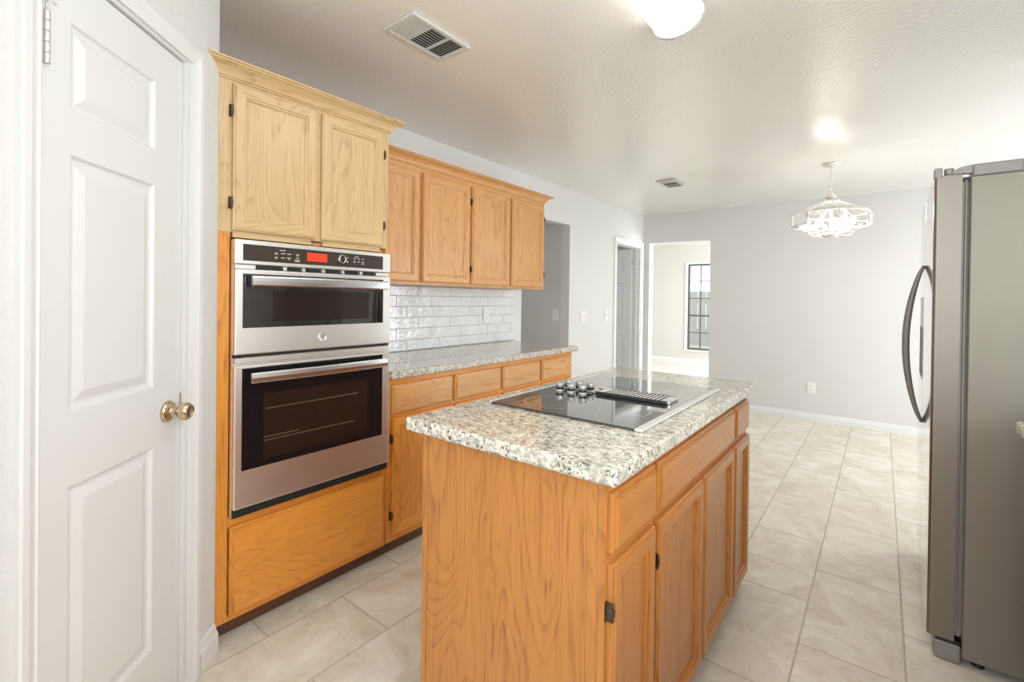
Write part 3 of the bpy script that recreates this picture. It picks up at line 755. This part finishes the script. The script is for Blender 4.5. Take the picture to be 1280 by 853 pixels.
gt = MB(); gt.box(GX0, GX1, GY1-.008, GY1, .9218, .9325, .002)
gt.build('vent_rail', BLACK, ct)
gt = MB(); gt.box(GX0-.022, GX0+.018, GY0+.0102, GY1-.0102, .9218, .9330, .002); gt.build('vent_end_plate', HSTEEL, ct); gt = MB(); gt.box(GX1-.026, GX1+.008, GY0+.0102, GY1-.0102, .9218, .9330, .002); gt.build('vent_end_plate', HSTEEL, ct)
gt = MB(); gt.box(GX0-.014, GX0+.002, 1.592, 1.612, .9331, .9336); gt.build('finger_slot', BLACK, ct)
gt = MB(); gt.box(GX0+.0185, GX1-.0265, GY0+.0102, GY1-.0102, .9218, .9226); gt.build('vent_well', BLACK, ct)
gt = MB(); n = 14
for k in range(n):
    x = GX0+.026+(GX1-GX0-.062)*k/(n-1)
    gt.box(x-.0032, x+.0032, GY0+.0104, GY1-.0104, .9227, .9312); gt.box(x-.0036, x+.0036, GY0+.0104, GY1-.0104, .9313, .9328, .0004, 1)
gt.build('vent_louvres', [BLACK, EDGES], ct)
kn0 = None
for i, (x, y) in enumerate(((1.518, 1.522), (1.516, 1.588), (1.567, 1.522), (1.565, 1.588), (1.614, 1.527), (1.612, 1.588))):
    if kn0 is None:
        mb = MB(); mb.lathe([(0, 0), (.0165, 0), (.0165, .003), (.0135, .006), (.0130, .018), (.0155, .024), (.0155, .029), (.0135, .031), (0, .031)], None, 24)
        mb.box(-.0028, .0028, -.0145, .0145, .0305, .0345, .001)
        kn0 = mb.build('control_knob', KNOBM); kn0.parent = ct; kn = kn0
        mb = MB(); mb.lathe([(.0137, 0.0065), (.0146, .0070), (.0146, .0165), (.0137, .0170)], None, 24); rg0 = mb.build('knob_band', BLACK); rg0.parent = kn0
    else:
        kn = kn0.copy(); C.objects.link(kn); kn.parent = ct
        rg = rg0.copy(); C.objects.link(rg); rg.parent = kn
    kn.location = Vector((x, y, .9216))-Vector(ct.location); kn.rotation_euler = (0, 0, random.uniform(-.5, .5))

# ------------------------------------------------------------------ refrigerator (local frame: x = depth into wall, y = width)
fr = thing('refrigerator', 'stainless steel side by side refrigerator with long curved handles and ice dispenser', 'refrigerator', (2.62, 2.266, 0), world=False, rotz=math.radians(-.75))
b = MB(); b.box(.094, .80, .0, .905, .03, 1.716, .004); body = b.build('body', FBODY, fr)
def fdoor(y0, y1, name):
    mb = MB(); n = 7; pr = [(.074, y0), (.012, y0)]
    for k in range(1, n): a = k/n*PI/2; pr.append((.012-.012*math.sin(a), y0+.012*(1-math.cos(a))))
    pr += [(0, y0+.012)]
    pr += [(0, y1-.006), (.006, y1), (.074, y1)]
    mb.prism(pr, lambda u, v, w_: (u, v, w_), .082, 1.722)
    for f in mb.bm.faces:
        nrm = f.normal
    return mb
SPL = .505
mb = fdoor(.0, SPL, ''); near = mb.build('door', [FSTEEL, FEDGE], fr)
for p_ in near.data.polygons:
    if p_.normal.y < -.5: p_.material_index = 1
mb = fdoor(SPL+.006, .905, ''); far = mb.build('door', [FSTEEL, FEDGE], fr)
b = MB()
b.box(.0745, .0815, .012, .895, .10, 1.700); b.box(.0825, .0865, .006, .900, .10, 1.705); b.box(.0868, .0935, .016, .890, .10, 1.70)
b.build('gasket', RUBBER, fr)
b = MB(); b.box(.0755, .0935, .010, .896, 1.7005, 1.716); b.build('gap_black_strip', BLACK, fr)  # black strip added to darken the bright gap above the gasket
for y, dr in ((SPL-.022, near), (SPL+.028, far)):
    pts = []; rad = []
    n = 20
    for k in range(n+1):
        t = k/n; z = .748+.690*t; bow = math.sin(PI*t)**.75
        pts.append((-.004-.058*bow, y, z)); rad.append(.006+.0075*bow)
    mb = MB(); mb.tube(pts, rad, 12, 1.25, up=(0, 1, 0)); mb.build('door_handle', FHANDLE, dr)
b = MB(); b.box(-.0015, -.0002, .60, .82, .92, 1.30, .0005); dp = b.build('dispenser', mat('dispenser_trim', (.55, .54, .52), .3, .5), far)
b = MB(); b.box(-.0030, -.0016, .615, .805, .935, 1.16, .0004); b.build('dispenser_recess', BLACK, dp)
b = MB()    # hinge hardware on top
b.box(.0, .022, .004, .060, 1.7225, 1.757, .002); b.box(.022, .074, .004, .055, 1.7222, 1.727)
b.build('door_top_cap', CAPGREY, fr)
b = MB(); b.lathe([(0, 0), (.0135, 0), (.0135, .024), (.012, .026), (0, .026)], Matrix.Translation((.040, .022, 1.7275)), 20)
b.prism([(.040, 1.731), (.060, 1.731), (.094, 1.729), (.115, 1.729), (.115, 1.757), (.090, 1.757), (.062, 1.751), (.050, 1.740)], lambda u, v, w_: (u, w_, v), .012, .034)
b.build('top_hinge', CAPGREY, fr)
b = MB(); b.box(.100, .222, .002, .120, 1.7162, 1.757, .005, seg=2); b.build('hinge_cover', CAPGREY, fr)
b = MB(); b.box(.100, .200, .785, .900, 1.7162, 1.757, .005, seg=2); b.build('hinge_cover', CAPGREY, fr)
b = MB(); b.box(.020, .092, .004, .90, .006, .066, .004); b.build('base_grille', CAPGREY, fr)
b = MB(); b.box(.030, .090, .010, .05, .068, .079, .001); b.build('bottom_hinge', BLACK, fr)
for y in (.05, .85):
    b = MB(); b.lathe([(0, 0), (.018, 0), (.018, .008), (.010, .010), (.010, .030), (0, .030)], Matrix.Translation((.14, y, 0)), 16); b.build('levelling_foot', BLACK, fr)
    b = MB(); b.lathe([(0, 0), (.018, 0), (.018, .008), (.010, .010), (.010, .030), (0, .030)], Matrix.Translation((.72, y, 0)), 16); b.build('levelling_foot', BLACK, fr)

# ------------------------------------------------------------------ sink-side counter next to the fridge (only its tip is in view)
sc = thing('base_cabinet', 'oak base cabinet on the right wall, beside the refrigerator', 'cabinet', (3.14, 1.0, 0))
b = MB(); b.box(2.86, 3.43, -.2, 2.085, .075, .874); b.build('carcass', OAKI_V, sc)
MXn = lambda X: (lambda u, v, n: (X-n, u, v))
for k in range(4):
    a = -.19+k*.57; cab_drawer(sc, MXn(2.86), a+.01, a+.555, .717, .848, OAKI_H); cab_door(sc, MXn(2.86), a+.01, a+.555, .085, .690, OAKI_V, OAKI_H)
b = MB(); b.box(2.91, 2.925, -.19, 2.08, 0, .075); b.build('toe_kick', TOE, sc)
b = MB(); b.box(2.806, 3.44, -.21, 2.105, .8745, .914, .010, seg=3)
tag(b.build('countertop', GRANITE, origin=(3.1, 1, .8745)), 'granite counter corner poking into view beside the refrigerator', 'countertop')

bs2 = thing('backsplash', 'white tile backsplash over the sink-side counter beside the refrigerator', 'backsplash', (XR-.004, 1.0, .915))
b = MB(); b.box(XR-.005, XR-.001, 1.26, 2.10, .9155, 1.45); b.box(XR-.005, XR-.001, -.2, 1.26, .9155, 1.035); b.build('grout', GROUT, bs2)
b = MB()
for r_ in range(7):
    z0 = .917+r_*.0755
    y = -.19-.1*(r_ % 3)
    while y < 2.08:
        a, c = max(y, -.19 if r_ == 0 else 1.265), min(y+.296, 2.09); y += .3
        if c-a > .02: b.loops(a, c, z0, z0+.072, [(0, 0), (0, .005), (.0025, .007)], lambda u, v, n: (XR-.005-n, u, v), (0, 0), 0)
b.build('tiles', TILE, bs2)

# ------------------------------------------------------------------ ceiling fittings
def wrap_lamp():
    t = thing('ceiling_lamp', 'white fluorescent wrap lamp on the kitchen ceiling', 'lamp', (1.865, 1.15, H))
    cx, hw_, dp, ya, yb = 1.850, .092, .088, .55, 1.80
    def sec(y, k): return [(cx+hw_*k*math.cos(a), y, H-.012-(dp-.012)*k*math.sin(a)**.8) for a in [PI*i/16 for i in range(17)]]
    mb = MB(); ks = [(ya, 1), (yb-.0105, 1)]
    R_ = [[mb.bm.verts.new(p_) for p_ in sec(y, k)] for y, k in ks]
    for A, B in zip(R_, R_[1:]):
        for k in range(16): mb.bm.faces.new((A[k], A[k+1], B[k+1], B[k])).smooth = True
    mb.bm.faces.new(R_[0]); mb.bm.faces.new(R_[-1]); mb.build('lens', LENS, t)
    mb = MB(); mb.box(cx-hw_-.006, cx+hw_+.006, ya-.01, yb+.012, H-.012, H-.0005, .003); mb.build('base_plate', CAPW, t)
    mb = MB(); n = 20
    for sc_, ya_, yb_ in ((1.06, yb-.010, yb+.010),):
        poly = [((hw_+.004)*math.cos(PI*i/n), -.0125-(dp-.006)*math.sin(PI*i/n)**.8) for i in range(n+1)]
        mb.prism(poly, lambda u, v, w_: (cx+u, w_, H+v), ya_, yb_)
    mb.build('end_cap', CAPW, t)
    mb = MB(); mb.box(cx+hw_*.80, cx+hw_+.012, yb-.03, yb-.002, H-.050, H-.0125, .003); mb.build('end_clip', CAPW, t)
wrap_lamp()

def vent(y0, y1, x0, x1, label, three=True):
    t = thing('ceiling_vent', label, 'vent', ((x0+x1)/2, (y0+y1)/2, H), group='white ceiling air vents')
    mb = MB(); fw = .022; z0, z1 = H-.012, H-.0006
    mb.box(x0, x1, y0, y0+fw, z0, z1, .003); mb.box(x0, x1, y1-fw, y1, z0, z1, .003); mb.box(x0, x0+fw, y0+fw, y1-fw, z0, z1, .003); mb.box(x1-fw, x1, y0+fw, y1-fw, z0, z1, .003)
    ya, yb = y0+fw, y1-fw; L_ = yb-ya
    mb.box(x0+fw, x1-fw, ya+L_*.30, ya+L_*.335, z0+.001, z1-.001); mb.box(x0+fw, x1-fw, ya+L_*.665, ya+L_*.70, z0+.001, z1-.001)
    mb.build('frame', VENTW, t)
    mb = MB(); mb.box(x0+fw+.0005, x1-fw-.0005, ya+.0005, yb-.0005, H-.0045, H-.0006); mb.build('duct_opening', DARK, t)
    mb = MB()
    for a, c, tilt in ((ya, ya+L_*.30, -1), (ya+L_*.335, ya+L_*.665, 0), (ya+L_*.70, yb, 1)):
        nn = 7 if tilt == 0 else 6
        if tilt:
            for k in range(nn):
                y = a+(c-a)*(k+.5)/nn
                mb.box(x0+fw, x1-fw, -.0042, .0042, -.0006, .0006, 0, 0, Matrix.Translation((0, y, H-.0085)) @ Matrix.Rotation(tilt*.7, 4, 'X'))
        else:
            for k in range(9):
                x = x0+fw+(x1-x0-2*fw)*(k+.5)/9
                mb.box(-.0042, .0042, a, c, -.0006, .0006, 0, 0, Matrix.Translation((x, 0, H-.0085)) @ Matrix.Rotation(.7, 4, 'Y'))
    mb.build('louvres', VENTW, t)
vent(1.178, 1.498, .862, 1.052, 'large white louvred ceiling vent nearest the oven cabinet')
vent(4.22, 4.52, .825, .995, 'small white ceiling vent over the far end of the left wall')

# chandelier
def chandelier(cx, cy):
    t = thing('chandelier', 'glass paneled octagonal chandelier hanging on a chain by the end wall', 'chandelier', (cx, cy, H))
    mb = MB(); mb.lathe([(0, 0), (.062, 0), (.060, -.008), (.045, -.018), (.012, -.026), (.006, -.034), (0, -.034)], Matrix.Translation((cx, cy, H-.0005)), 28); mb.build('canopy', CFRAME, t)
    mb = MB(); z = H-.030; k = 0
    while z > 2.155:
        pts = [(cx+(.007*math.cos(a) if k % 2 else 0), cy+(0 if k % 2 else .007*math.cos(a)), z-.010+.014*math.sin(a)) for a in [2*PI*i/12 for i in range(12)]]
        mb.tube(pts, .0018, 6, closed=True, up=(1, 0, 0) if k % 2 == 0 else (0, 1, 0)); z -= .020; k += 1
    mb.build('chain', CFRAME, t)
    mb = MB(); mb.lathe([(0, 2.150), (.008, 2.148), (.012, 2.135), (.030, 2.115), (.038, 2.105), (.036, 2.098), (.014, 2.092), (.012, 2.075), (.075, 2.072), (.078, 2.064), (0, 2.064)], Matrix.Translation((cx, cy, 0)), 24)
    mb.tube([(cx+.02, cy, 2.12), (cx+.05, cy, 2.10), (cx+.062, cy, 2.085)], .004, 6); mb.build('hub', CFRAME, t)
    R1, R2, Z1, Z2, Z3 = .075, .268, 2.064, 1.972, 1.878
    P_ = lambda r, k, z: Vector((cx+r*math.cos(2*PI*(k+.35)/8), cy+r*math.sin(2*PI*(k+.35)/8), z))
    mb = MB()
    for k in range(8):
        mb.tube([P_(R1, k, Z1), P_(R2, k, Z2), P_(R2, k, Z3)], .0035, 6)
        mb.tube([P_(R2, k, Z2), P_(R2, k+1, Z2)], .0035, 6); mb.tube([P_(R2, k, Z3), P_(R2, k+1, Z3)], .0045, 6)
        mb.tube([P_(R2, k, Z3), P_(R2*.55, k, Z3-.045), P_(.06, k, Z3-.06)], .003, 6)
    mb.build('frame', CFRAME, t)
    for k in range(8):
        mb = MB(); 
        for A in ((P_(R1, k, Z1), P_(R1, k+1, Z1), P_(R2, k+1, Z2), P_(R2, k, Z2)), (P_(R2-.002, k, Z2-.003), P_(R2-.002, k+1, Z2-.003), P_(R2-.002, k+1, Z3+.003), P_(R2-.002, k, Z3+.003))):
            n_ = (A[1]-A[0]).cross(A[2]-A[0]).normalized()*.0012
            mb.prism([(i, 0) for i in range(4)], lambda u, v, w_, A=A, n_=n_: A[int(u)]+n_*w_, -1, 1)
        mb.build('glass_pane', CPANE, t)
    mb = MB(); mb.lathe([(0, 1.785), (.022, 1.786), (.055, 1.795), (.060, 1.812), (.045, 1.822), (.012, 1.828), (.008, 1.95), (.02, 2.063), (0, 2.063)], Matrix.Translation((cx, cy, 0)), 20); mb.build('centre_column', CFRAME, t)
    for k in range(6):
        a = 2*PI*(k+.2)/6; e = Vector((math.cos(a), math.sin(a), 0)); c0 = Vector((cx, cy, 0))
        mb = MB(); mb.tube([c0+e*.05+Vector((0, 0, 1.812)), c0+e*.09+Vector((0, 0, 1.796)), c0+e*.13+Vector((0, 0, 1.803)), c0+e*.15+Vector((0, 0, 1.825)), c0+e*.15+Vector((0, 0, 1.845))], .004, 6)
        mb.lathe([(0, 1.845), (.018, 1.847), (.012, 1.852), (.0095, 1.853), (.0095, 1.888), (0, 1.888)], Matrix.Translation(c0+e*.15), 12)
        ar = mb.build('candle_arm', CFRAME, t)
        mb = MB(); mb.lathe([(0, 1.889), (.008, 1.890), (.015, 1.905), (.016, 1.915), (.010, 1.935), (.003, 1.952), (0, 1.954)], Matrix.Translation(c0+e*.15), 12); mb.build('bulb', BULB, ar)
    l = bpy.data.lights.new('chandelier_light', 'POINT'); l.energy = 8; l.shadow_soft_size = .12; l.color = (1, .95, .87)
    lo = bpy.data.objects.new('chandelier_light', l); C.objects.link(lo); lo.location = (cx, cy, 1.99)
chandelier(2.150, 4.49)

# ------------------------------------------------------------------ wall plates
def plate(map3, a, z, w_, h_, kind, label, name, cat, nsw=1):
    p0 = map3(a, z, 0); t = thing(name, label, cat, p0)
    def bx(mb, a0, a1, z0, z1, n0, n1, bv=.0):
        p_ = [map3(x, y, n) for x in (a0, a1) for y in (z0, z1) for n in (n0, n1)]
        xs, ys, zs = zip(*p_); mb.box(min(xs), max(xs), min(ys), max(ys), min(zs), max(zs), bv)
    mb = MB(); bx(mb, a-w_/2, a+w_/2, z-h_/2, z+h_/2, .0006, .006, .0018); mb.build('cover_plate', PLATE, t)
    if kind == 'switch':
        for k in range(nsw):
            c = a+(k-(nsw-1)/2)*.046
            mb = MB(); bx(mb, c-.004, c+.004, z-.002, z+.012, .0062, .016, .001); mb.build('toggle', PLATE, t)
    else:
        for dz_ in (-.020, .020):
            mb = MB(); bx(mb, a-.015, a+.015, z+dz_-.013, z+dz_+.013, .0061, .0078, .0008); r_ = mb.build('receptacle', PLATE, t)
            mb = MB(); bx(mb, a-.008, a-.006, z+dz_-.004, z+dz_+.006, .0079, .0082); bx(mb, a+.006, a+.008, z+dz_-.004, z+dz_+.006, .0079, .0082); bx(mb, a-.002, a+.002, z+dz_-.010, z+dz_-.006, .0079, .0082); mb.build('slot', SLOT, r_)
LW = lambda a, z, n: (n, a, z)
plate(LW, 4.365, 1.09, .118, .118, 'switch', 'double light switch on the white wall, nearest the hall opening', 'light_switch', 'switch', 2)
plate(LW, 4.885, 1.09, .072, .118, 'switch', 'single light switch beside the hall doorway casing', 'light_switch', 'switch')
plate(lambda a, z, n: (a, 4.08-n, z), -.157, 1.105, .075, .115, 'outlet', 'white outlet on the grey hall wall behind the counter end', 'wall_outlet', 'outlet')
plate(lambda a, z, n: (a, YE-n, z), 1.897, .355, .075, .118, 'outlet', 'white outlet low on the end wall above the baseboard', 'wall_outlet', 'outlet')
plate(lambda a, z, n: (.0142+n, a, z), 2.80, 1.135, .072, .115, 'outlet', 'white outlet set into the tile backsplash', 'wall_outlet', 'outlet')

for o in bpy.data.objects:
    if '_w' in o: del o['_w']
